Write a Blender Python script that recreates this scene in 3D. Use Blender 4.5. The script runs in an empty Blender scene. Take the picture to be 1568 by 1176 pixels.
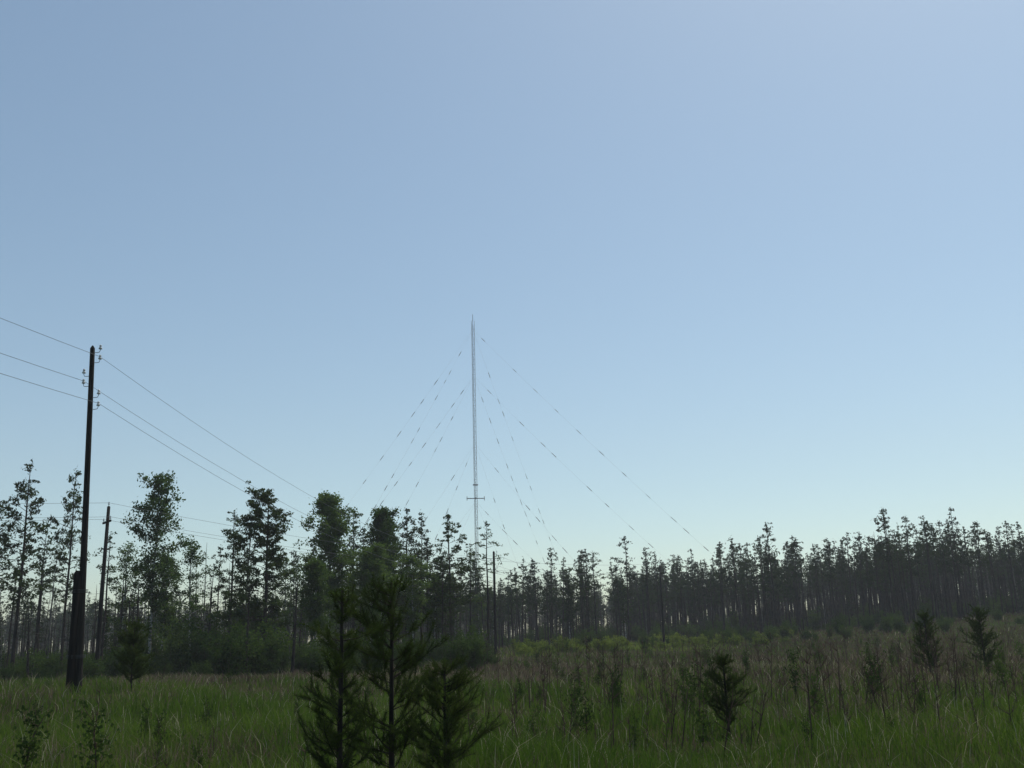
import bpy, math, numpy as np
from mathutils import Vector, Matrix
R = np.random.default_rng(7)
scene = bpy.context.scene

# ------------------------------------------------------------------ helpers
def sm(x, a, b):
    t = np.clip((np.asarray(x, float) - a) / (b - a), 0, 1)
    return t * t * (3 - 2 * t)

def ground_z(x, y):
    x = np.asarray(x, float); y = np.asarray(y, float)
    z = sm(y, 50, 150) * (1.3 * sm(x, -30, 10) + 3.0 * sm(x, 15, 90))
    z = z + sm(y, 140, 330) * (2.5 + 5 * sm(x, 20, 160))
    z = z + 0.5 * sm(y, 15, 32) * (1 - sm(y, 38, 62)) * (1 - sm(x, -13, 0))
    fade = 1 - sm(np.hypot(x, y), 300, 600)
    z = z + fade * (0.09 * np.sin(x * 0.31 + 1.3) * np.sin(y * 0.23) + 0.05 * np.sin(x * 0.9 + y * 0.55))
    return z

class MB:
    def __init__(s): s.v = []; s.n = 0; s.f = []; s.c = []
    def add(s, verts, faces, mat=0, col=None):
        verts = np.asarray(verts, float).reshape(-1, 3); faces = np.asarray(faces, int)
        s.v.append(verts); s.f.append((faces + s.n, mat)); s.n += len(verts)
    def tube(s, pts, rad, k=6, mat=0, cap=True):
        pts = np.asarray(pts, float); m = len(pts)
        rad = np.broadcast_to(np.asarray(rad, float), (m,))
        t = np.gradient(pts, axis=0); t /= np.linalg.norm(t, axis=1)[:, None] + 1e-9
        ref = np.array([1, 0, 0.]) if abs(t[0, 0]) < 0.8 else np.array([0, 1., 0])
        a = np.cross(t, ref); a /= np.linalg.norm(a, axis=1)[:, None] + 1e-9
        b = np.cross(t, a)
        an = np.arange(k) * 2 * math.pi / k
        V = pts[:, None, :] + rad[:, None, None] * (np.cos(an)[None, :, None] * a[:, None, :] + np.sin(an)[None, :, None] * b[:, None, :])
        i = np.arange(m - 1)[:, None] * k; j = np.arange(k)[None, :]; j2 = (j + 1) % k
        F = np.stack([i + j, i + j2, i + k + j2, i + k + j], -1).reshape(-1, 4)
        s.add(V.reshape(-1, 3), F, mat)
        if cap:
            for row, p in ((0, pts[0]), (m - 1, pts[-1])):
                vv = np.vstack([V[row], p[None]])
                s.add(vv, [[q, (q + 1) % k, k] for q in range(k)], mat)
    def box(s, c, d, mat=0, rot=0):
        c = np.array(c, float); d = np.array(d, float) / 2
        V = np.array([[x, y, z] for x in (-1, 1) for y in (-1, 1) for z in (-1, 1)]) * d
        ca, sa = math.cos(rot), math.sin(rot)
        V = np.stack([V[:, 0] * ca - V[:, 1] * sa, V[:, 0] * sa + V[:, 1] * ca, V[:, 2]], 1) + c
        s.add(V, [[0, 1, 3, 2], [4, 6, 7, 5], [0, 4, 5, 1], [2, 3, 7, 6], [0, 2, 6, 4], [1, 5, 7, 3]], mat)
    def leaves(s, c, size, w=0.6, mat=1, rng=R):
        n = len(c); u = rng.normal(size=(n, 3))
        u /= np.linalg.norm(u, axis=1)[:, None]
        v = np.cross(u, rng.normal(size=(n, 3))); v /= np.linalg.norm(v, axis=1)[:, None]
        sz = (size * rng.uniform(0.5, 1.3, n))[:, None]
        V = np.stack([c - u * sz, c + v * sz * w, c + u * sz, c - v * sz * w], 1).reshape(-1, 3)
        s.add(V, np.arange(4 * n).reshape(n, 4), mat)
    def needles(s, p, d, L, w, mat=1, rng=R):
        n = len(p)
        q = np.cross(d, rng.normal(size=(n, 3))); q /= np.linalg.norm(q, axis=1)[:, None] + 1e-9
        V = np.stack([p - q * w, p + q * w, p + d * L[:, None]], 1).reshape(-1, 3)
        s.add(V, np.arange(3 * n).reshape(n, 3), mat)
    def mesh(s, name, mats, colors=None, smooth_mats=()):
        me = bpy.data.meshes.new(name)
        V = np.concatenate(s.v)
        me.vertices.add(len(V)); me.vertices.foreach_set('co', V.astype(np.float32).ravel())
        lv = np.concatenate([f.ravel() for f, m in s.f])
        lt = np.concatenate([np.full(len(f), f.shape[1]) for f, m in s.f])
        mi = np.concatenate([np.full(len(f), m) for f, m in s.f])
        me.loops.add(len(lv)); me.loops.foreach_set('vertex_index', lv.astype(np.int32))
        me.polygons.add(len(lt))
        me.polygons.foreach_set('loop_start', np.concatenate([[0], np.cumsum(lt)[:-1]]).astype(np.int32))
        me.polygons.foreach_set('material_index', mi.astype(np.int32))
        for m in mats: me.materials.append(m)
        me.update(calc_edges=True)
        if colors is not None:
            at = me.color_attributes.new('Col', 'FLOAT_COLOR', 'POINT')
            at.data.foreach_set('color', np.c_[colors, np.ones(len(colors))].astype(np.float32).ravel())
        if smooth_mats:
            me.polygons.foreach_set('use_smooth', np.isin(mi, smooth_mats))
        me.validate()
        return me

def obj(name, me, loc=(0, 0, 0), rz=0, sc=1, parent=None):
    o = bpy.data.objects.new(name, me)
    scene.collection.objects.link(o)
    o.location = loc; o.rotation_euler = (0, 0, rz)
    o.scale = (sc, sc, sc) if np.isscalar(sc) else sc
    if parent: o.parent = parent
    return o

# ------------------------------------------------------------------ materials
def newmat(name):
    m = bpy.data.materials.new(name); m.use_nodes = True
    nt = m.node_tree; nt.nodes.clear()
    out = nt.nodes.new('ShaderNodeOutputMaterial')
    return m, nt, out

def N(nt, typ, **kw):
    n = nt.nodes.new(typ)
    for k, v in kw.items(): setattr(n, k, v)
    return n

def foliage(name, dark, light, scale=1.2, transl=0.35):
    m, nt, out = newmat(name)
    tc = N(nt, 'ShaderNodeTexCoord'); no = N(nt, 'ShaderNodeTexNoise')
    no.inputs['Scale'].default_value = scale; no.inputs['Detail'].default_value = 3
    nt.links.new(tc.outputs['Object'], no.inputs['Vector'])
    oi = N(nt, 'ShaderNodeObjectInfo')
    ad = N(nt, 'ShaderNodeMath', operation='MULTIPLY_ADD'); ad.inputs[1].default_value = 0.35; ad.inputs[2].default_value = -0.17
    nt.links.new(oi.outputs['Random'], ad.inputs[0])
    a2 = N(nt, 'ShaderNodeMath', operation='ADD')
    nt.links.new(no.outputs['Fac'], a2.inputs[0]); nt.links.new(ad.outputs[0], a2.inputs[1])
    cr = N(nt, 'ShaderNodeValToRGB')
    cr.color_ramp.elements[0].position = 0.3; cr.color_ramp.elements[0].color = (*dark, 1)
    cr.color_ramp.elements[1].position = 0.72; cr.color_ramp.elements[1].color = (*light, 1)
    nt.links.new(a2.outputs[0], cr.inputs['Fac'])
    d = N(nt, 'ShaderNodeBsdfDiffuse'); t = N(nt, 'ShaderNodeBsdfTranslucent'); mx = N(nt, 'ShaderNodeMixShader')
    nt.links.new(cr.outputs[0], d.inputs['Color']); nt.links.new(cr.outputs[0], t.inputs['Color'])
    mx.inputs[0].default_value = transl
    nt.links.new(d.outputs[0], mx.inputs[1]); nt.links.new(t.outputs[0], mx.inputs[2])
    nt.links.new(mx.outputs[0], out.inputs['Surface'])
    return m

def bark(name, c1, c2, scale=(6, 6, 1.5), rough=0.9, lo=0.35, hi=0.65):
    m, nt, out = newmat(name)
    tc = N(nt, 'ShaderNodeTexCoord'); mp = N(nt, 'ShaderNodeMapping'); mp.inputs['Scale'].default_value = scale
    no = N(nt, 'ShaderNodeTexNoise'); no.inputs['Scale'].default_value = 1.0; no.inputs['Detail'].default_value = 5
    nt.links.new(tc.outputs['Object'], mp.inputs[0]); nt.links.new(mp.outputs[0], no.inputs['Vector'])
    cr = N(nt, 'ShaderNodeValToRGB')
    cr.color_ramp.elements[0].position = lo; cr.color_ramp.elements[0].color = (*c1, 1)
    cr.color_ramp.elements[1].position = hi; cr.color_ramp.elements[1].color = (*c2, 1)
    nt.links.new(no.outputs['Fac'], cr.inputs['Fac'])
    b = N(nt, 'ShaderNodeBsdfPrincipled'); b.inputs['Roughness'].default_value = rough
    b.inputs['Specular IOR Level'].default_value = 0.15
    nt.links.new(cr.outputs[0], b.inputs['Base Color'])
    bp = N(nt, 'ShaderNodeBump'); bp.inputs['Strength'].default_value = 0.4; bp.inputs['Distance'].default_value = 0.02
    nt.links.new(no.outputs['Fac'], bp.inputs['Height']); nt.links.new(bp.outputs[0], b.inputs['Normal'])
    nt.links.new(b.outputs[0], out.inputs['Surface'])
    return m

M_pine = foliage('pine_needles', (0.022, 0.034, 0.013), (0.062, 0.094, 0.026), 0.9)
M_pinefar = foliage('pine_needles_far', (0.018, 0.028, 0.013), (0.045, 0.066, 0.026), 0.5)
M_sap = foliage('young_pine_needles', (0.032, 0.050, 0.012), (0.085, 0.120, 0.028), 3.0, 0.35)
M_birch = foliage('birch_leaves', (0.036, 0.070, 0.018), (0.105, 0.165, 0.035), 1.1, 0.45)
M_shrub = foliage('shrub_leaves', (0.026, 0.048, 0.013), (0.075, 0.118, 0.026), 1.5, 0.35)
M_yshrub = foliage('bright_shrub_leaves', (0.08, 0.12, 0.02), (0.20, 0.25, 0.045), 1.5, 0.4)
M_bark = bark('burnt_pine_bark', (0.012, 0.011, 0.010), (0.060, 0.048, 0.038))
M_bbark = bark('birch_bark', (0.05, 0.05, 0.045), (0.36, 0.35, 0.32), (3, 3, 5), lo=0.4, hi=0.52)
M_dead = bark('dead_wood', (0.05, 0.047, 0.042), (0.17, 0.16, 0.145))
M_twig = bark('dry_twig', (0.035, 0.022, 0.018), (0.10, 0.065, 0.05))
M_pole = bark('creosoted_wood', (0.010, 0.009, 0.008), (0.035, 0.030, 0.026), (14, 14, 0.8))
M_stub = bark('tarred_wood', (0.008, 0.007, 0.006), (0.028, 0.022, 0.018), (10, 10, 0.8))
def simple(name, c, rough=0.5):
    return bark(name, tuple(x * 0.8 for x in c), tuple(min(1, x * 1.15) for x in c), (3, 3, 3), rough)
M_steel = simple('galvanized_steel', (0.13, 0.14, 0.155), 0.6)
M_wire = simple('wire_metal', (0.16, 0.17, 0.18), 0.6)
M_guy = simple('guy_wire_steel', (0.09, 0.095, 0.10), 0.7)
M_porc = simple('porcelain', (0.62, 0.62, 0.60), 0.25)
M_ins = simple('insulator_grey', (0.05, 0.055, 0.06), 0.5)

# ------------------------------------------------------------------ ground
ax = np.concatenate([np.arange(0, 60, 1.0), np.arange(60, 200, 3.0), np.arange(200, 620, 15.0), np.array([700, 900, 1300, 2000, 3500, 6000])])
xs = np.concatenate([-ax[:0:-1], ax]); ys = np.concatenate([-np.linspace(6000, 61, 60), -np.arange(60, 0, -2.0), ax])
X, Y = np.meshgrid(xs, ys); Z = ground_z(X, Y)
nx, ny = len(xs), len(ys)
i = np.arange(ny - 1)[:, None] * nx; j = np.arange(nx - 1)[None, :]
F = np.stack([i + j, i + j + 1, i + nx + j + 1, i + nx + j], -1).reshape(-1, 4)
gm, nt, out = newmat('meadow_soil')
tc = N(nt, 'ShaderNodeTexCoord')
n1 = N(nt, 'ShaderNodeTexNoise'); n1.inputs['Scale'].default_value = 0.07; n1.inputs['Detail'].default_value = 8; n1.inputs['Roughness'].default_value = 0.7
n2 = N(nt, 'ShaderNodeTexNoise'); n2.inputs['Scale'].default_value = 3.0; n2.inputs['Detail'].default_value = 6
nt.links.new(tc.outputs['Object'], n1.inputs['Vector']); nt.links.new(tc.outputs['Object'], n2.inputs['Vector'])
cr = N(nt, 'ShaderNodeValToRGB'); e = cr.color_ramp.elements
e[0].position = 0.35; e[0].color = (0.034, 0.052, 0.016, 1); e[1].position = 0.65; e[1].color = (0.058, 0.050, 0.030, 1)
nt.links.new(n1.outputs['Fac'], cr.inputs['Fac'])
mx = N(nt, 'ShaderNodeMix', data_type='RGBA', blend_type='MULTIPLY'); mx.inputs[0].default_value = 0.8
cr2 = N(nt, 'ShaderNodeValToRGB'); cr2.color_ramp.elements[0].position = 0.3; cr2.color_ramp.elements[0].color = (0.35, 0.35, 0.35, 1); cr2.color_ramp.elements[1].position = 0.7
nt.links.new(n2.outputs['Fac'], cr2.inputs['Fac'])
nt.links.new(cr.outputs[0], mx.inputs[6]); nt.links.new(cr2.outputs[0], mx.inputs[7])
b = N(nt, 'ShaderNodeBsdfDiffuse'); nt.links.new(mx.outputs[2], b.inputs['Color']); nt.links.new(b.outputs[0], out.inputs['Surface'])
g = MB(); g.add(np.stack([X, Y, Z], -1).reshape(-1, 3), F)
obj('ground', g.mesh('ground', [gm], smooth_mats=(0,)))

# ------------------------------------------------------------------ grass (one mesh)
def vnoise(x, y, s, seed=0):
    rng = np.random.default_rng(seed); T = rng.random((256, 256))
    x = x / s; y = y / s; xi = np.floor(x).astype(int); yi = np.floor(y).astype(int)
    fx = x - xi; fy = y - yi; fx = fx * fx * (3 - 2 * fx); fy = fy * fy * (3 - 2 * fy)
    g = lambda a, b: T[a % 256, b % 256]
    return (g(xi, yi) * (1 - fx) + g(xi + 1, yi) * fx) * (1 - fy) + (g(xi, yi + 1) * (1 - fx) + g(xi + 1, yi + 1) * fx) * fy

gv, nt, out = newmat('grass_blades')
at = N(nt, 'ShaderNodeVertexColor'); at.layer_name = 'Col'
d = N(nt, 'ShaderNodeBsdfDiffuse'); t = N(nt, 'ShaderNodeBsdfTranslucent'); mxs = N(nt, 'ShaderNodeMixShader'); mxs.inputs[0].default_value = 0.4
nt.links.new(at.outputs[0], d.inputs['Color']); nt.links.new(at.outputs[0], t.inputs['Color'])
nt.links.new(d.outputs[0], mxs.inputs[1]); nt.links.new(t.outputs[0], mxs.inputs[2]); nt.links.new(mxs.outputs[0], out.inputs['Surface'])

nB = 430000
r = 6 * np.exp(R.random(nB) ** 0.85 * math.log(170 / 6)); a = R.uniform(-0.78, 0.78, nB)
bx = a * r; by = r.copy()
dens = vnoise(bx, by, 1.3, 3) * 0.6 + vnoise(bx, by, 4, 4) * 0.5
keep = dens > R.uniform(0.0, 0.62, nB)
bx, by, r = bx[keep], by[keep], r[keep]; n = len(bx)
bz = ground_z(bx, by)
patch = vnoise(bx, by, 6, 5) * 0.5 + vnoise(bx, by, 1.6, 6) * 0.5
bear = bx / by
left_green = 1 - sm(bear, -0.16, 0.02)
dry = 0.05 + sm(patch, 0.48, 0.70) * 0.40 + sm(by, 26, 46) * 0.34 * (1 - 0.5 * left_green) + 0.26 * sm(bear, 0.0, 0.35) * sm(by, 18, 34)
dry = dry + 0.6 * sm(by, 38, 50) * (1 - sm(by, 66, 78)) * sm(bear, -0.45, -0.3) * (1 - sm(bear, 0.0, 0.08))
dry = np.clip(dry, 0, 0.92)
isdry = R.random(n) < dry
strk = R.random(n) < 0.025
Cg = np.array([0.046, 0.092, 0.013]); Cg2 = np.array([0.110, 0.170, 0.026]); Cd = np.array([0.20, 0.162, 0.108]); Cd2 = np.array([0.066, 0.045, 0.034])
m1 = R.random(n)[:, None]; m1 = np.clip(m1 * 0.7 + 0.7 * (vnoise(bx, by, 3.5, 17)[:, None] - 0.25), 0, 1)
farr = sm(bear, 0.05, 0.2) * sm(by, 60, 100)
m1d = m1 * (1 - 0.65 * farr[:, None])
col = np.where(isdry[:, None], Cd * m1d + Cd2 * (1 - m1d), Cg2 * m1 + Cg * (1 - m1))
col = np.where(strk[:, None], np.array([0.36, 0.33, 0.23]), col)
yg = (sm(by, 88, 100) * (1 - sm(by, 128, 140)) * sm(bx, -6, 2) * (1 - sm(bx, 14, 24)) * (vnoise(bx, by, 5, 8) > 0.35))
col = np.where((R.random(n) < yg)[:, None], np.array([0.17, 0.22, 0.04]) * (0.7 + 0.5 * m1), col)
h = R.uniform(0.08, 0.44, n) * (0.35 + 1.0 * vnoise(bx, by, 2.2, 9)) * np.where(strk, 1.35, 1.0)
w = 0.0048 * np.maximum(1, (r / 13) ** 0.85) * R.uniform(0.6, 1.3, n) * np.where(strk, 0.8, 1)
th = R.uniform(0, 2 * math.pi, n); wx, wy = np.cos(th) * w, np.sin(th) * w
ln = R.uniform(0.05, 1.05, n) * h; ph = R.uniform(0, 2 * math.pi, n); lx, ly = np.cos(ph) * ln, np.sin(ph) * ln
P0 = np.stack([bx - wx, by - wy, bz - 0.03], 1); P1 = np.stack([bx + wx, by + wy, bz - 0.03], 1)
P2 = np.stack([bx + lx * .3 + wx * .8, by + ly * .3 + wy * .8, bz + h * .6], 1); P3 = np.stack([bx + lx * .3 - wx * .8, by + ly * .3 - wy * .8, bz + h * .6], 1)
P4 = np.stack([bx + lx, by + ly, bz + h], 1)
V = np.stack([P0, P1, P2, P3, P4], 1).reshape(-1, 3); k = np.arange(n)[:, None] * 5
gb = MB(); gb.add(V, k + np.array([[0, 1, 2, 3]])); gb.f.append((k + np.array([[3, 2, 4]]), 0))
obj('meadow_grass', gb.mesh('meadow_grass', [gv], colors=np.repeat(col, 5, axis=0)))

# ------------------------------------------------------------------ tree generators
def curve(p0, d, L, m, droop, rng, wob=0.08):
    p = [np.array(p0, float)]; d = np.array(d, float)
    for q in range(m):
        d = d + rng.normal(0, wob, 3); d[2] += droop; d /= np.linalg.norm(d)
        p.append(p[-1] + d * L / m)
    return np.array(p)

def trunk(mb, H, r0, rng, mat=0, lean=0.02, k=7):
    m = 12; z = np.linspace(0, 1, m)
    off = np.cumsum(rng.normal(0, lean * H / m, (m, 2)), axis=0)
    off -= off[0]
    P = np.c_[off, z * H]; P[0, 2] = -0.4
    rad = r0 * (1 - z) ** 0.8 + 0.012; rad[0] *= 1.3
    mb.tube(P, rad, k, mat)
    return lambda t: np.array([np.interp(t, z, P[:, 0]), np.interp(t, z, P[:, 1]), t * H])

def pine(seed, H=14, cs=0.45, RW=2.4, nb=46, cards=16, fol=M_pine, card=0.13, dead=18, dense=1.0, r0=0.14, pw=0.75):
    rng = np.random.default_rng(seed); mb = MB(); T = trunk(mb, H, r0, rng)
    for q in range(dead):
        t = rng.uniform(0.15, cs + 0.1); az = rng.uniform(0, 6.28); el = rng.uniform(-0.3, 0.35)
        L = rng.uniform(0.4, 1.9); P = curve(T(t), (math.cos(az), math.sin(az), el), L, 3, -0.04, rng)
        mb.tube(P, np.linspace(0.024, 0.006, 4), 3, 0, False)
    C = []
    lop = rng.uniform(0, 6.28); gaps = rng.uniform(cs, 0.95, 3)
    for q in range(nb):
        t = cs + (1 - cs) * (q + rng.uniform(0, 1)) / nb * 0.985
        s = (t - cs) / (1 - cs)
        prof = (1 - s) ** pw * (0.55 + 0.45 * min(1, s / 0.25)) + 0.04
        if np.min(np.abs(gaps - t)) < 0.012: continue
        az = q * 2.4 + rng.uniform(-0.7, 0.7)
        L = RW * prof * rng.uniform(0.35, 1.3) * (1 + 0.35 * math.cos(az - lop))
        el = -0.05 + 0.85 * s + rng.uniform(-0.25, 0.3)
        P = curve(T(min(t, 0.985)), (math.cos(az), math.sin(az), el), L, 4, 0.05, rng)
        mb.tube(P, np.linspace(0.035 * (1 - s) + 0.012, 0.006, 5), 3, 0, False)
        nc = max(1, int(L * 2.8 * dense))
        for c in range(nc):
            f = rng.uniform(0.35, 1.05) ** 0.8 * 4; f = min(f, 3.999); i0 = int(f); pp = P[i0] + (P[i0 + 1] - P[i0]) * (f - i0)
            pp = pp + rng.normal(0, 0.14, 3)
            rr = rng.uniform(0.12, 0.30) * (0.55 + 0.45 * (1 - s))
            k = int(cards * rng.uniform(0.6, 1.3))
            C.append(pp + rng.normal(size=(k, 3)) * np.array([rr, rr, rr * 0.5]))
    C.append(T(0.985) + rng.normal(size=(12, 3)) * np.array([0.07, 0.07, 0.3]))
    mb.leaves(np.concatenate(C), card, 0.42, 1, rng)
    return mb.mesh('pine_tree_mesh', [M_bark, fol])

def birch(seed, H=13, cs=0.3, RW=2.0, nb=26, cards=26, fol=M_birch, card=0.095, frag=1.0):
    rng = np.random.default_rng(seed); mb = MB(); T = trunk(mb, H, 0.12, rng, 0, 0.03)
    C = []
    for q in range(nb):
        t = cs + (0.97 - cs) * (q + rng.uniform(0, 1)) / nb; s = (t - cs) / (1 - cs)
        prof = math.sin(math.pi * min(1, 0.12 + 0.86 * s)) ** 0.6
        az = q * 2.4 + rng.uniform(-0.6, 0.6); L = RW * prof * rng.uniform(0.45, 1.35)
        el = rng.uniform(0.3, 1.2)
        P = curve(T(t), (math.cos(az), math.sin(az), el), L, 5, -0.04, rng, 0.14)
        mb.tube(P, np.linspace(0.04 * (1 - s) + 0.012, 0.005, 6), 3, 0, False)
        for sb in range(4):
            i0 = rng.integers(1, 5); d2 = rng.normal(size=3); d2[2] = abs(d2[2]) * 0.5
            P2 = curve(P[i0], d2 / np.linalg.norm(d2), L * rng.uniform(0.25, 0.55), 3, -0.12, rng)
            mb.tube(P2, np.linspace(0.012, 0.004, 4), 3, 0, False)
            for pp in P2[1:]:
                if rng.random() > frag: continue
                k = int(cards * rng.uniform(0.3, 1.2)); rr = rng.uniform(0.12, 0.26)
                C.append(pp + rng.normal(size=(k, 3)) * rr)
        for pp in P[2:]:
            k = int(cards * rng.uniform(0.3, 1.1)); C.append(pp + rng.normal(size=(k, 3)) * 0.2)
    mb.leaves(np.concatenate(C), card, 0.7, 1, rng)
    return mb.mesh('birch_tree_mesh', [M_bbark, fol])

def snag(seed, H=12, nb=30, bk=None, RW=1.3, fol=False, r0=.10):
    rng = np.random.default_rng(seed); mb = MB(); T = trunk(mb, H, r0, rng, 0, 0.025)
    C = []
    for q in range(nb):
        t = rng.uniform(0.3, 0.97); az = rng.uniform(0, 6.28); L = RW * (1.15 - t) * rng.uniform(0.6, 1.6) + 0.15
        P = curve(T(t), (math.cos(az), math.sin(az), rng.uniform(-0.1, 0.9)), L, 4, 0.02, rng, 0.15)
        mb.tube(P, np.linspace(0.022, 0.005, 5), 3, 0, False)
        for z in range(2):
            i0 = rng.integers(1, 4); d2 = rng.normal(size=3); P2 = curve(P[i0], d2 / np.linalg.norm(d2), L * 0.4, 2, 0.03, rng)
            mb.tube(P2, np.linspace(0.010, 0.004, 3), 3, 0, False)
            if fol and rng.random() < 0.5: C.append(P2[-1] + rng.normal(size=(10, 3)) * 0.18)
    if C: mb.leaves(np.concatenate(C), 0.13, 0.5, 1, rng)
    return mb.mesh('dead_tree_mesh', [bk or M_dead, M_pinefar])

def shrub(seed, H=2.2, W=1.3, fol=M_shrub, n=16, card=0.075):
    rng = np.random.default_rng(seed); mb = MB(); C = []
    for q in range(n):
        az = rng.uniform(0, 6.28); P = curve((rng.normal(0, .2), rng.normal(0, .2), -0.1), (math.cos(az) * W / H * .6, math.sin(az) * W / H * .6, 1), H * rng.uniform(0.5, 1.1), 5, 0.0, rng, 0.12)
        mb.tube(P, np.linspace(0.02, 0.004, 6), 3, 0, False)
        for pp in P[1:]:
            for c in range(3):
                k = int(22 * rng.uniform(0.3, 1)); C.append(pp + rng.normal(0, 0.16, 3) + rng.normal(size=(k, 3)) * 0.15)
    mb.leaves(np.concatenate(C), card, 0.65, 1, rng)
    return mb.mesh('shrub_mesh', [M_twig, fol])

def sapling(seed, H=2.4, W=0.62, nd=1.0, upright=0.7, nw=9, NL=0.065, wd=0.003, sub=8):
    rng = np.random.default_rng(seed); mb = MB(); T = trunk(mb, H * 0.97, 0.020 * H / 2.4 + 0.004, rng, 0, 0.012, 7)
    PP, DD, LL = [], [], []
    def shoot(P, n):
        for a_, b_ in zip(P[:-1], P[1:]):
            dv = b_ - a_; L = np.linalg.norm(dv); dv /= L; k = max(3, int(n * L * nd))
            f = rng.random(k)[:, None]; base = a_ + (b_ - a_) * f
            rr = rng.normal(size=(k, 3)); rr /= np.linalg.norm(rr, axis=1)[:, None]
            d = rr * 0.8 + dv * 0.8; d /= np.linalg.norm(d, axis=1)[:, None]
            PP.append(base); DD.append(d); LL.append(rng.uniform(0.7, 1.25, k) * NL)
    for wq in range(nw):
        t = 0.16 + 0.77 * (wq / (nw - 1)) + rng.uniform(-0.015, 0.015); s = t
        for q in range(rng.integers(4, 8)):
            az = rng.uniform(0, 6.28); L = W * ((1 - s) ** 0.6 * min(1, 0.6 + s) + 0.13) * rng.uniform(0.5, 1.3)
            P = curve(T(t + rng.uniform(-0.03, 0.03)), (math.cos(az), math.sin(az), upright * rng.uniform(0.2, 1.1)), L, 5, 0.08, rng, 0.08)
            mb.tube(P, np.linspace(0.007, 0.0025, 6), 4, 0, False)
            shoot(P[1:], 310)
            for sb in range(int(2 + L * sub)):
                i0 = rng.integers(1, 6); dd = (P[i0] - P[i0 - 1]); dd /= np.linalg.norm(dd); dd = dd + rng.normal(0, 0.6, 3); dd[2] = abs(dd[2]) + 0.15
                P2 = curve(P[i0], dd / np.linalg.norm(dd), rng.uniform(0.06, 0.16) + L * 0.18, 3, 0.10, rng)
                mb.tube(P2, np.linspace(0.0045, 0.002, 4), 3, 0, False); shoot(P2, 340)
    tp = T(0.97); shoot(np.array([T(0.86), T(0.93), tp, tp + np.array([0, 0, 0.10])]), 380)
    for q in range(5):
        P = curve(T(0.94), (math.cos(q * 1.3) * .45, math.sin(q * 1.3) * .45, 1), 0.16, 3, 0.02, rng); mb.tube(P, 0.003, 3, 0, False); shoot(P, 380)
    mb.needles(np.concatenate(PP), np.concatenate(DD), np.concatenate(LL), wd, 1, rng)
    return mb.mesh('young_pine_mesh', [M_bark, M_sap])

def twigplant(seed, H=1.6, n=12, leafy=0.0):
    rng = np.random.default_rng(seed); mb = MB()
    P = curve((0, 0, -0.05), (rng.normal(0, .08), rng.normal(0, .08), 1), H, 7, 0.02, rng, 0.05)
    mb.tube(P, np.linspace(0.014, 0.004, 8), 4, 0, False); C = []
    for q in range(n):
        i0 = rng.integers(2, 7); az = rng.uniform(0, 6.28)
        P2 = curve(P[i0], (math.cos(az), math.sin(az), rng.uniform(0.4, 1.4)), H * rng.uniform(0.12, 0.35), 3, 0.05, rng, 0.12)
        mb.tube(P2, np.linspace(0.006, 0.002, 4), 3, 0, False)
        if leafy: C.append(np.repeat(P2[1:], int(8 * leafy), axis=0) + rng.normal(0, 0.045, (3 * int(8 * leafy), 3)))
    if C: mb.leaves(np.concatenate(C), 0.03, 0.6, 1, rng)
    return mb.mesh('twig_mesh', [M_twig, M_shrub])

# ------------------------------------------------------------------ scatter (one object each, geometry-node instances)
def scatter(name, meshes, x, y, rz, sc, idx, dz=0.0):
    col = bpy.data.collections.new(name + '_kinds')
    for q, me in enumerate(meshes):
        o = bpy.data.objects.new('%s_kind_%s' % (name, 'abcdefghijklmnop'[q]), me); col.objects.link(o)
    me = bpy.data.meshes.new(name); n = len(x)
    me.vertices.add(n); me.vertices.foreach_set('co', np.stack([x, y, ground_z(x, y) + dz], 1).astype(np.float32).ravel())
    A = me.attributes.new('rot', 'FLOAT_VECTOR', 'POINT'); rr = np.zeros((n, 3)); rr[:, 2] = rz
    rr[:, 0] = R.normal(0, 0.03, n); rr[:, 1] = R.normal(0, 0.03, n)
    A.data.foreach_set('vector', rr.astype(np.float32).ravel())
    A = me.attributes.new('scl', 'FLOAT_VECTOR', 'POINT'); A.data.foreach_set('vector', np.repeat(sc[:, None], 3, 1).astype(np.float32).ravel())
    A = me.attributes.new('idx', 'INT', 'POINT'); A.data.foreach_set('value', idx.astype(np.int32))
    o = bpy.data.objects.new(name, me); scene.collection.objects.link(o)
    ng = bpy.data.node_groups.new(name, 'GeometryNodeTree')
    ng.interface.new_socket('Geometry', in_out='INPUT', socket_type='NodeSocketGeometry')
    ng.interface.new_socket('Geometry', in_out='OUTPUT', socket_type='NodeSocketGeometry')
    gi = ng.nodes.new('NodeGroupInput'); go = ng.nodes.new('NodeGroupOutput')
    ip = ng.nodes.new('GeometryNodeInstanceOnPoints'); ci = ng.nodes.new('GeometryNodeCollectionInfo')
    ci.inputs['Collection'].default_value = col; ci.inputs['Separate Children'].default_value = True; ci.inputs['Reset Children'].default_value = True
    ip.inputs['Pick Instance'].default_value = True
    def na(nm, ty):
        z = ng.nodes.new('GeometryNodeInputNamedAttribute'); z.data_type = ty; z.inputs['Name'].default_value = nm
        return [s for s in z.outputs if s.enabled and s.name == 'Attribute'][0]
    L = ng.links.new
    L(gi.outputs[0], ip.inputs['Points']); L(ci.outputs[0], ip.inputs['Instance'])
    L(na('idx', 'INT'), ip.inputs['Instance Index']); L(na('rot', 'FLOAT_VECTOR'), ip.inputs['Rotation']); L(na('scl', 'FLOAT_VECTOR'), ip.inputs['Scale'])
    L(ip.outputs[0], go.inputs[0])
    md = o.modifiers.new('scatter', 'NODES'); md.node_group = ng
    return o

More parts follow.
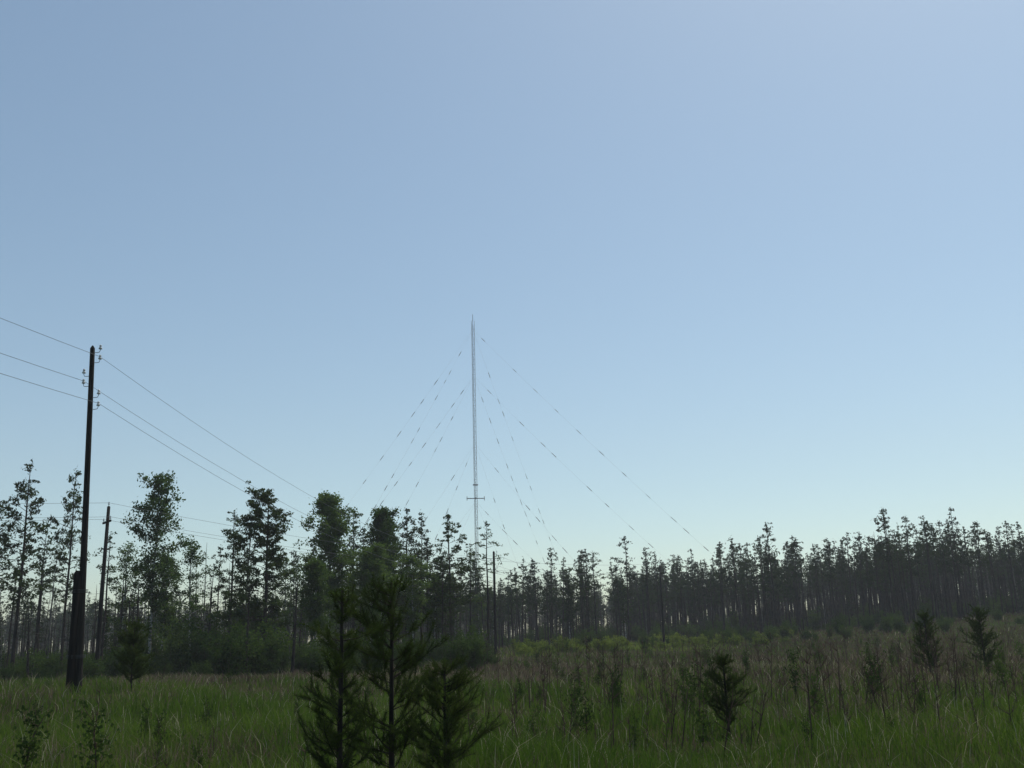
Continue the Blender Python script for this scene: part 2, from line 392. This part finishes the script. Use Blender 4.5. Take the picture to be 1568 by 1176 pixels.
SNAG = [snag(51), snag(52, RW=1.0), snag(53, bk=M_bark, RW=0.9, fol=True), snag(54, bk=M_bark, RW=0.8)]
FARP = [pine(61 + q, cs=[.42, .55, .48, .62, .38, .52][q], RW=[2.1, 1.8, 2.3, 1.6, 2.0, 2.0][q], nb=[42, 34, 38, 28, 46, 38][q], cards=10, card=0.18, fol=M_pinefar, dead=22, r0=0.15, pw=[.8, .6, .9, .6, 1.0, .7][q]) for q in range(6)]
FARP.append(birch(67, H=12, fol=M_shrub, card=0.17, cards=10, nb=22))
BARE = [snag(57, H=12, nb=16, bk=M_bark, RW=.7, r0=.15), snag(58, H=12, nb=12, bk=M_bark, RW=.6, r0=.13), snag(59, H=11, nb=14, RW=.7, r0=.11)]

def plant(name, me, H0, bearing, dist, H, sc_xy=1.0):
    x = bearing * dist; y = dist; s = H / H0
    return obj(name, me, (x, y, float(ground_z(x, y)) - 0.05), R.uniform(0, 6.28), (s * sc_xy, s * sc_xy, s))

# individual trees of the clearing's edge: kind, bearing (x/y), distance, height in metres, width factor
PK = dict(
    A=lambda s: pine(s, cs=.42, nb=54, cards=18), B=lambda s: pine(s, cs=.55, RW=2.1, nb=40, cards=18), C=lambda s: pine(s, cs=.34, RW=2.7, nb=66, cards=20),
    D=lambda s: pine(s, H=14, cs=.20, RW=3.3, nb=120, cards=24, dense=1.5, dead=10, r0=.18, pw=.45), E=lambda s: pine(s, cs=.62, RW=1.6, nb=24, dense=.8, dead=34, r0=.11),
    F=lambda s: birch(s, H=14, RW=2.4, nb=34), G=lambda s: birch(s, H=14, RW=2.1, nb=22, cards=18, frag=.8), H=lambda s: birch(s, H=14, RW=2.5, cs=.30, nb=54, cards=36),
    S=lambda s: snag(s, H=14, RW=1.6), T=lambda s: snag(s, H=14, RW=2.2, nb=40))
sd_ = 200
for kd, b_, d_, h_, w_ in [
    ('C', -.478, 80, 16.4, .95), ('B', -.505, 86, 14.5, 1.0), ('C', -.432, 85, 16.6, .75), ('F', -.350, 80, 15.2, .95),
    ('G', -.312, 75, 9.4, 1.2), ('A', -.274, 85, 12.8, 1.0), ('S', -.258, 90, 14.2, 1.0), ('D', -.241, 75, 13.0, 1.0),
    ('H', -.181, 85, 14.0, 1.0), ('A', -.157, 95, 14.0, .9), ('H', -.131, 90, 13.4, .9), ('C', -.107, 100, 14.3, 1.0),
    ('B', -.092, 102, 14.0, .9), ('C', -.064, 90, 12.6, 1.1), ('E', -.029, 95, 12.2, 1.2), ('E', -.395, 90, 12, 1.2),
    ('T', -.30, 88, 10.8, 1.0), ('T', -.445, 75, 9.0, 1.2), ('T', -.50, 70, 9.0, 1.2), ('C', -.196, 100, 12.0, .9),
    ('E', -.287, 80, 9.6, 1.0), ('G', -.378, 95, 11.5, 1.2), ('A', -.148, 88, 11.5, 1.0), ('C', -.118, 92, 11.0, .9),
    ('G', -.222, 92, 9.5, 1.1), ('E', -.045, 92, 10.0, 1.2), ('B', .074, 135, 11.6, 1.2), ('E', .062, 140, 12.0, 1.0), ('B', -.458, 95, 13.0, 1.1),
    ('C', -.168, 92, 10.5, 1.1), ('H', -.140, 84, 9.6, 1.2), ('C', -.085, 95, 11.0, 1.1), ('D', -.125, 97, 12.6, .9), ('H', -.192, 78, 8.2, 1.2),
    ('C', -.072, 84, 8.6, 1.1), ('F', -.100, 86, 8.8, 1.2), ('F', -.338, 84, 9.5, 1.1), ('C', -.262, 92, 9.6, 1.0)]:
    sd_ += 1
    nm = {'F': 'birch_tree', 'G': 'birch_tree', 'H': 'birch_tree', 'S': 'dead_tree', 'T': 'dead_tree'}.get(kd, 'pine_tree')
    plant(nm, PK[kd](sd_), 14, b_, d_, h_, w_)

# forest masses
def area(n, f, rng):
    out = []
    while len(out) < n:
        p = f(rng)
        if p is not None: out.append(p)
    return np.array(out).T
rg = np.random.default_rng(5)
def fr(rng):     # forest on the right slope, ragged edge, clumped
    x = rng.uniform(12, 230); y = rng.uniform(128, 245)
    edge = 150 + 6 * math.sin(x * 0.09) - 0.10 * (x - 15) + 5 * math.sin(x * .31)
    if y < edge or y > edge + 80 or x / y < 0.093: return None
    if vnoise(np.array([x]), np.array([y]), 9, 31)[0] < rng.uniform(0, .6): return None
    return x, y
x, y = area(1350, fr, rg)
hv = 0.66 + 0.38 * vnoise(x, y, 14, 33) + rg.normal(0, 0.10, len(x))
scatter('pine_forest', FARP + SNAG[2:], x, y, rg.uniform(0, 6.28, len(x)), np.clip(hv, .4, 1.12), rg.choice(9, len(x), p=[.13, .17, .13, .18, .05, .12, .01, .10, .11]))
x, y = area(900, fr, rg)
scatter('burnt_trunks', BARE, x, y, rg.uniform(0, 6.28, len(x)), rg.uniform(.4, .95, len(x)), rg.choice(3, len(x), p=[.42, .38, .20]))
def fm(rng):     # middle belt
    x = rng.uniform(-28, 18); y = rng.uniform(125, 200)
    if x > 11 and y < 150: return None
    if 0.077 < x / y < 0.093: return None
    return x, y
x, y = area(220, fm, rg)
scatter('pine_forest', FARP + SNAG[2:], x, y, rg.uniform(0, 6.28, len(x)), rg.uniform(0.5, 0.95, len(x)), rg.choice(9, len(x), p=[.14, .15, .13, .13, .06, .09, .06, .12, .12]))
def fl(rng):     # thinned, burnt wood on the left
    x = rng.uniform(-120, -6); y = rng.uniform(88, 150)
    if x / y > -0.03 or x / y < -0.95: return None
    return x, y
x, y = area(480, fl, rg)
scatter('burnt_forest', FARP[1:4] + SNAG + FARP[6:], x, y, rg.uniform(0, 6.28, len(x)), rg.uniform(0.3, 0.78, len(x)) * np.where(rg.random(len(x)) < .5, 0.8, 1.0), rg.choice(8, len(x), p=[.13, .09, .13, .13, .13, .15, .15, .09]))
x, y = area(260, fl, rg)
scatter('burnt_trunks', BARE, x, y, rg.uniform(0, 6.28, len(x)), rg.uniform(.35, .8, len(x)), rg.choice(3, len(x), p=[.4, .35, .25]))
def fb(rng):
    x = rng.uniform(-420, 420); y = rng.uniform(215, 420)
    if x > 0 and y < 240: return None
    return x, y
x, y = area(4200, fb, rg)
scatter('distant_forest', FARP, x, y, rg.uniform(0, 6.28, len(x)), rg.uniform(0.6, 0.98, len(x)), rg.choice(7, len(x), p=[.17, .12, .18, .08, .25, .10, .10]))

# undergrowth
SHR = [shrub(71), shrub(72, H=2.8, W=1.0), shrub(73, H=1.6, W=1.6)]
YPF = [pine(75, H=5, cs=.08, RW=1.3, nb=26, cards=9, fol=M_pinefar, card=.13, dead=0, r0=.05), snag(76, H=6, nb=26, bk=M_bark, RW=.8)]
n = 440; b_ = rg.uniform(-.75, -.02, n); y = rg.uniform(62, 120, n); x = b_ * y
scatter('undergrowth', SHR + YPF, x, y, rg.uniform(0, 6.28, n), rg.uniform(0.35, 1.15, n) * np.where((b_ > -.38) & (b_ < -.2), 1.25, 0.8), rg.choice(5, n, p=[.26, .26, .22, .10, .16]))
n = 1100; b_ = rg.uniform(-0.1, .85, n); y = rg.uniform(0, 60, n) ; y = 154 + y - 8 * np.clip(b_, 0, 1); x = b_ * y
scatter('undergrowth', SHR + YPF, x, y, rg.uniform(0, 6.28, n), rg.uniform(0.45, 1.3, n), rg.choice(5, n, p=[.14, .14, .14, .16, .42]))
n = 110; b_ = rg.uniform(0.02, .75, n); y = rg.uniform(112, 150, n); x = b_ * y
scatter('undergrowth', SHR, x, y, rg.uniform(0, 6.28, n), rg.uniform(0.3, 0.8, n), rg.integers(0, 3, n))
YS = [shrub(81, H=1.4, W=1.6, fol=M_yshrub, card=0.10), shrub(82, H=1.0, W=1.8, fol=M_yshrub, card=0.10)]
n = 80; b_ = np.where(rg.random(n) < .7, rg.uniform(0.0, .10, n), rg.uniform(.1, .26, n)); y = rg.uniform(100, 138, n); x = b_ * y
scatter('leafy_bushes', YS, x, y, rg.uniform(0, 6.28, n), rg.uniform(0.35, 0.9, n), rg.integers(0, 2, n))
TW = [twigplant(91), twigplant(92, H=1.2, n=8), twigplant(93, H=1.0, n=14, leafy=1), twigplant(94, H=0.8, n=16)]
n = 1000; y = 16 * np.exp(rg.random(n) * math.log(120 / 16)); b_ = rg.uniform(-.05, .75, n) ; x = b_ * y
scatter('dry_saplings', TW, x, y, rg.uniform(0, 6.28, n), rg.uniform(0.4, 1.15, n) * np.clip((y / 30) ** 0.25, .8, 1.6), rg.choice(4, n, p=[.3, .3, .15, .25]))
n = 120; y = 12 * np.exp(rg.random(n) * math.log(60 / 12)); b_ = rg.uniform(-.75, -.05, n) ; x = b_ * y
scatter('weeds', TW, x, y, rg.uniform(0, 6.28, n), rg.uniform(0.3, 0.8, n), rg.choice(4, n, p=[.2, .2, .3, .3]))

# young pines
for b_, d_, H, W, sd in [(-.168, 11.6, 2.42, .52, 1), (-.120, 12.2, 2.52, .74, 2), (-.070, 12.0, 1.50, .54, 3),
                         (.192, 19, 1.35, .46, 4), (.385, 42, 2.5, .72, 5), (.437, 44, 2.8, .78, 6), (-.365, 34, 2.2, .75, 7)]:
    far = d_ > 25
    me = sapling(100 + sd, H, W, nd=0.55 if far else 1.05, NL=0.08 if far else 0.062, nw=13 if far else (11 if d_ < 15 else 10), wd=.006 if far else .003)
    plant('young_pine', me, 1, b_, d_, 1.0)
for b_, d_, H, sd in [(-.392, 13, 1.10, 1), (-.462, 13.5, 1.0, 2), (.33, 24, 1.4, 3), (.26, 26, 1.3, 4)]:
    plant('birch_sapling', twigplant(120 + sd, H, 14, 1.0), 1, b_, d_, 1.0)

# ------------------------------------------------------------------ utility poles
def catenary(p, q, sag, n=24):
    p = np.array(p, float); q = np.array(q, float); t = np.linspace(0, 1, n)[:, None]
    P = p + (q - p) * t; P[:, 2] -= (4 * sag * t * (1 - t))[:, 0]; return P

def empty(name, loc):
    o = bpy.data.objects.new(name, None); scene.collection.objects.link(o); o.location = loc; o.empty_display_size = 0.5; return o

def hook_insulator(mb, base, side):
    b0 = np.array(base, float); dx = np.array(side, float)
    P = [b0, b0 + dx * 0.10 + [0, 0, -0.01], b0 + dx * 0.19 + [0, 0, 0.0], b0 + dx * 0.22 + [0, 0, 0.07], b0 + dx * 0.22 + [0, 0, 0.14]]
    mb.tube(P, 0.011, 6, 0)
    c = b0 + dx * 0.22
    zs = [0.10, 0.11, 0.15, 0.17, 0.19, 0.21, 0.24, 0.26]; rs = [0.035, 0.062, 0.05, 0.038, 0.03, 0.042, 0.035, 0.012]
    mb.tube([c + [0, 0, z] for z in zs], rs, 10, 1)
    return c + np.array([0, 0, 0.19])

lined = np.array([11.4, 72.]) / np.hypot(11.4, 72); side = np.array([lined[1], -lined[0], 0])
def wood_pole(x, y, H, lean=0.0, stub=False, r0=.12, r1=.078, pairs=(0.15, 0.5, 0.95, 1.3, 1.7, 2.1), sides=(1, 1, -1, -1, 1, 1), sidev=side):
    z0 = float(ground_z(x, y)); E = empty('utility_pole', (x, y, z0))
    mb = MB(); t = np.linspace(0, 1, 9)
    P = np.c_[lean * t, 0 * t, -0.5 + (H + 0.5) * t]; rad = r0 + (r1 - r0) * t
    P = np.vstack([P, [lean, 0, H + 0.10]]); rad = np.append(rad, 0.02)
    mb.tube(P, rad, 14)
    obj('shaft', mb.mesh('pole_shaft', [M_pole], smooth_mats=(0,)), parent=E)
    hb = MB(); tips = []
    for dz, sd in zip(pairs, sides):
        zz = H - dz; xo = lean * zz / H
        tips.append(hook_insulator(hb, np.array([xo, 0, zz]) + sidev * sd * (r1 * 0.8), sidev * sd) + np.array([x, y, z0]))
    obj('hook_insulators', hb.mesh('hooks', [M_wire, M_porc], smooth_mats=(0, 1)), parent=E)
    if stub:
        sb = MB(); sb.tube([[-0.25, -0.05, -0.5], [-0.25, -0.05, 1.5], [-0.28, -0.05, 3.7], [-0.28, -0.05, 3.78]], [.14, .135, .125, .07], 12)
        obj('support_stub', sb.mesh('stub', [M_stub], smooth_mats=(0,)), parent=E)
        bd = MB()
        for zz in (1.1, 1.14, 1.18, 3.1, 3.14, 3.18):
            an = np.linspace(0, 2 * math.pi, 25); xo = lean * zz / H
            bd.tube(np.c_[xo - 0.115 + np.cos(an) * 0.29, -0.02 + np.sin(an) * 0.165, an * 0 + zz], 0.009, 5, 0, False)
        obj('wire_bindings', bd.mesh('bindings', [M_ins]), parent=E)
    return tips
PX, PY = -13.65, 33.0
t1 = wood_pole(PX, PY, 11.15, lean=-0.40, stub=True)
t3 = wood_pole(-2.3, 105, 10.2, r0=.16, r1=.11)
t4 = wood_pole(9.2, 150, 10.3, r0=.17, r1=.12)
t0 = wood_pole(PX - 11.4 * .8, PY - 72 * .8, 11.7)
def cross_pole(x, y, H, dirv):
    z0 = float(ground_z(x, y)); E = empty('utility_pole', (x, y, z0)); mb = MB()
    mb.tube([[0, 0, -.5], [0, 0, H * .5], [0.05, 0, H], [0.05, 0, H + .05]], [.16, .13, .10, .03], 10)
    obj('shaft', mb.mesh('pole_shaft', [M_pole], smooth_mats=(0,)), parent=E)
    p = np.array([dirv[1], -dirv[0], 0.]); cb = MB(); ang = math.atan2(p[1], p[0])
    cb.box((0.05, -0.13, H - 1.0), (1.7, .10, .12), 0, ang)
    obj('crossarm', cb.mesh('crossarm', [M_pole]), parent=E)
    ib = MB(); tips = []
    for o_, dz in ((-.75, -1.0), (.75, -1.0), (0, 0.0)):
        c = np.array([0.05, -0.13 if dz else 0, H + dz]) + p * o_
        ib.tube([c + [0, 0, z] for z in (0.0, .12, .14, .2, .24, .3)], [.015, .015, .06, .045, .03, .04], 8, 0); tips.append(c + [x, y, z0 + .25])
    obj('insulators', ib.mesh('ins', [M_porc], smooth_mats=(0,)), parent=E)
    return tips
D2 = np.array([0.80, 0.6])
c1 = cross_pole(-26.3, 66, 10.9, D2); c2 = cross_pole(-26.3 + 44, 66 + 33 + 30, 9.5, D2); c0 = cross_pole(-26.3 - 44, 66 - 18, 10.9, D2)

wb = MB()
for q in (1, 3, 5):
    wb.tube(catenary(t1[q], t3[q], 2.2), 0.0075, 4, 0, False)
    wb.tube(catenary(t0[q], t1[q], 0.9), 0.0075, 4, 0, False)
    wb.tube(catenary(t3[q], t4[q], 0.7), 0.010, 4, 0, False)
for q in range(3):
    wb.tube(catenary(c0[q], c1[q], 0.6), 0.009, 4, 0, False)
    wb.tube(catenary(c1[q], c2[q], 1.5), 0.009, 4, 0, False)
obj('power_line_wires', wb.mesh('wires', [M_wire]))

# ------------------------------------------------------------------ guyed lattice mast
MX, MY = -17.3, 450.0; mz = float(ground_z(MX, MY)); MH = 149 - mz
E = empty('radio_mast', (MX, MY, mz))
mb = MB(); S = 0.66
cor = [np.array([math.cos(a_), math.sin(a_)]) * S * 1.15 for a_ in (0.4, 0.4 + 2 * math.pi / 3, 0.4 + 4 * math.pi / 3)]
for c in cor: mb.tube([[c[0], c[1], 0], [c[0], c[1], MH - 3]], 0.085, 5)
zs = np.arange(0, MH - 3, 2.4)
for q, z in enumerate(zs[:-1]):
    for k_ in range(3):
        a_, b_ = cor[k_], cor[(k_ + 1) % 3]
        mb.tube([[a_[0], a_[1], z], [b_[0], b_[1], z]], 0.05, 3, 0, False)
        if q % 2: a_, b_ = b_, a_
        mb.tube([[a_[0], a_[1], z], [b_[0], b_[1], z + 2.4]], 0.05, 3, 0, False)
mb.tube([[0, 0, MH - 3.2], [0, 0, MH]], 0.12, 6)
obj('lattice_shaft', mb.mesh('lattice', [M_steel]), parent=E)
pb = MB()
PZ = 64 - mz
pb.box((0, 0, PZ), (8.0, .35, .35), 0, 0.1); pb.box((0, 0, PZ + .02), (.35, 6.0, .33), 0, 0.1)
for sx in (-3.8, 3.8): pb.tube([[sx, sx * .1, PZ - .9], [sx, sx * .1, PZ + .9]], 0.14, 5)
pb.box((0, 0, PZ + 6), (2.2, 2.2, .25), 0, 0.1)
obj('antenna_crossarm', pb.mesh('arm', [M_steel]), parent=E)
gw = MB(); gi = MB()
rr = np.random.default_rng(3)
for az in (-25, 65, 155, 245):
    ca, sa = math.cos(math.radians(az)), math.sin(math.radians(az))
    for lz, rad in ((141 - mz, 128), (119 - mz, 110), (88 - mz, 72), (62 - mz, 62)):
        p = np.array([ca * S, sa * S, lz]); gzz = float(ground_z(MX + ca * rad, MY + sa * rad)) - mz
        qn = np.array([ca * rad, sa * rad, gzz]); Pc = catenary(p, qn, 2.0, 40)
        gw.tube(Pc, 0.018, 3, 0, False)
        L = np.linalg.norm(qn - p); s_ = rr.uniform(3, 30)
        while s_ < L - 12:
            def at(d):
                f = d / L * 39; i0 = int(f); return Pc[i0] + (Pc[min(i0 + 1, 39)] - Pc[i0]) * (f - i0)
            gi.tube([at(s_), at(s_ + rr.uniform(2.2, 3.2))], rr.uniform(.09, .14), 4); s_ += rr.choice([7.0, 11.0, 14.0, 22.0])
obj('guy_wires', gw.mesh('guys', [M_guy]), parent=E)
obj('guy_insulators', gi.mesh('guyins', [M_ins]), parent=E)

# ------------------------------------------------------------------ light haze in the air
hm, nt, out = newmat('thin_haze')
vs = N(nt, 'ShaderNodeVolumeScatter'); vs.inputs['Color'].default_value = (0.90, 0.93, 1.0, 1); vs.inputs['Density'].default_value = 0.00036; vs.inputs['Anisotropy'].default_value = 0.2
nt.links.new(vs.outputs[0], out.inputs['Volume'])
hb = MB(); hb.box((0, 200, 70), (1800, 1200, 160)); ho = obj('haze', hb.mesh('haze', [hm]))

# ------------------------------------------------------------------ light, sky, camera
SE, SR = math.radians(62), math.radians(38)
w = bpy.data.worlds.new('World'); scene.world = w; w.use_nodes = True
nt = w.node_tree; bg = nt.nodes['Background']
sky = nt.nodes.new('ShaderNodeTexSky'); sky.sky_type = 'NISHITA'; sky.sun_disc = False
sky.sun_elevation = SE; sky.sun_rotation = SR; sky.altitude = 300; sky.air_density = 1.0; sky.dust_density = 1.3; sky.ozone_density = 1.2
tint = nt.nodes.new('ShaderNodeMix'); tint.data_type = 'RGBA'; tint.blend_type = 'MULTIPLY'; tint.inputs[0].default_value = 1.0
tint.inputs[7].default_value = (0.94, 1.0, 0.91, 1)
nt.links.new(sky.outputs[0], tint.inputs[6]); nt.links.new(tint.outputs[2], bg.inputs['Color']); bg.inputs['Strength'].default_value = 0.134
sd = bpy.data.lights.new('sun', 'SUN'); sd.energy = 3.3; sd.angle = math.radians(0.5); sd.color = (1, .95, .86)
so = bpy.data.objects.new('sun', sd); scene.collection.objects.link(so)
dv = Vector((math.sin(SR) * math.cos(SE), math.cos(SR) * math.cos(SE), math.sin(SE)))
so.rotation_euler = dv.to_track_quat('Z', 'Y').to_euler(); so.location = (0, 0, 50)
scene.view_settings.view_transform = 'Standard'; scene.view_settings.look = 'None'; scene.view_settings.exposure = 0
cam = bpy.data.cameras.new('camera'); co = bpy.data.objects.new('camera', cam); scene.collection.objects.link(co)
cam.sensor_width = 36; cam.lens = 36.05; cam.clip_end = 20000; cam.clip_start = 0.1
pitch, roll = math.radians(14.2), math.radians(1.5)
Mr = Matrix.Rotation(math.radians(90) + pitch, 4, 'X') @ Matrix.Rotation(-roll, 4, 'Z')
co.matrix_world = Matrix.Translation((0, 0, 1.65)) @ Mr
scene.camera = co
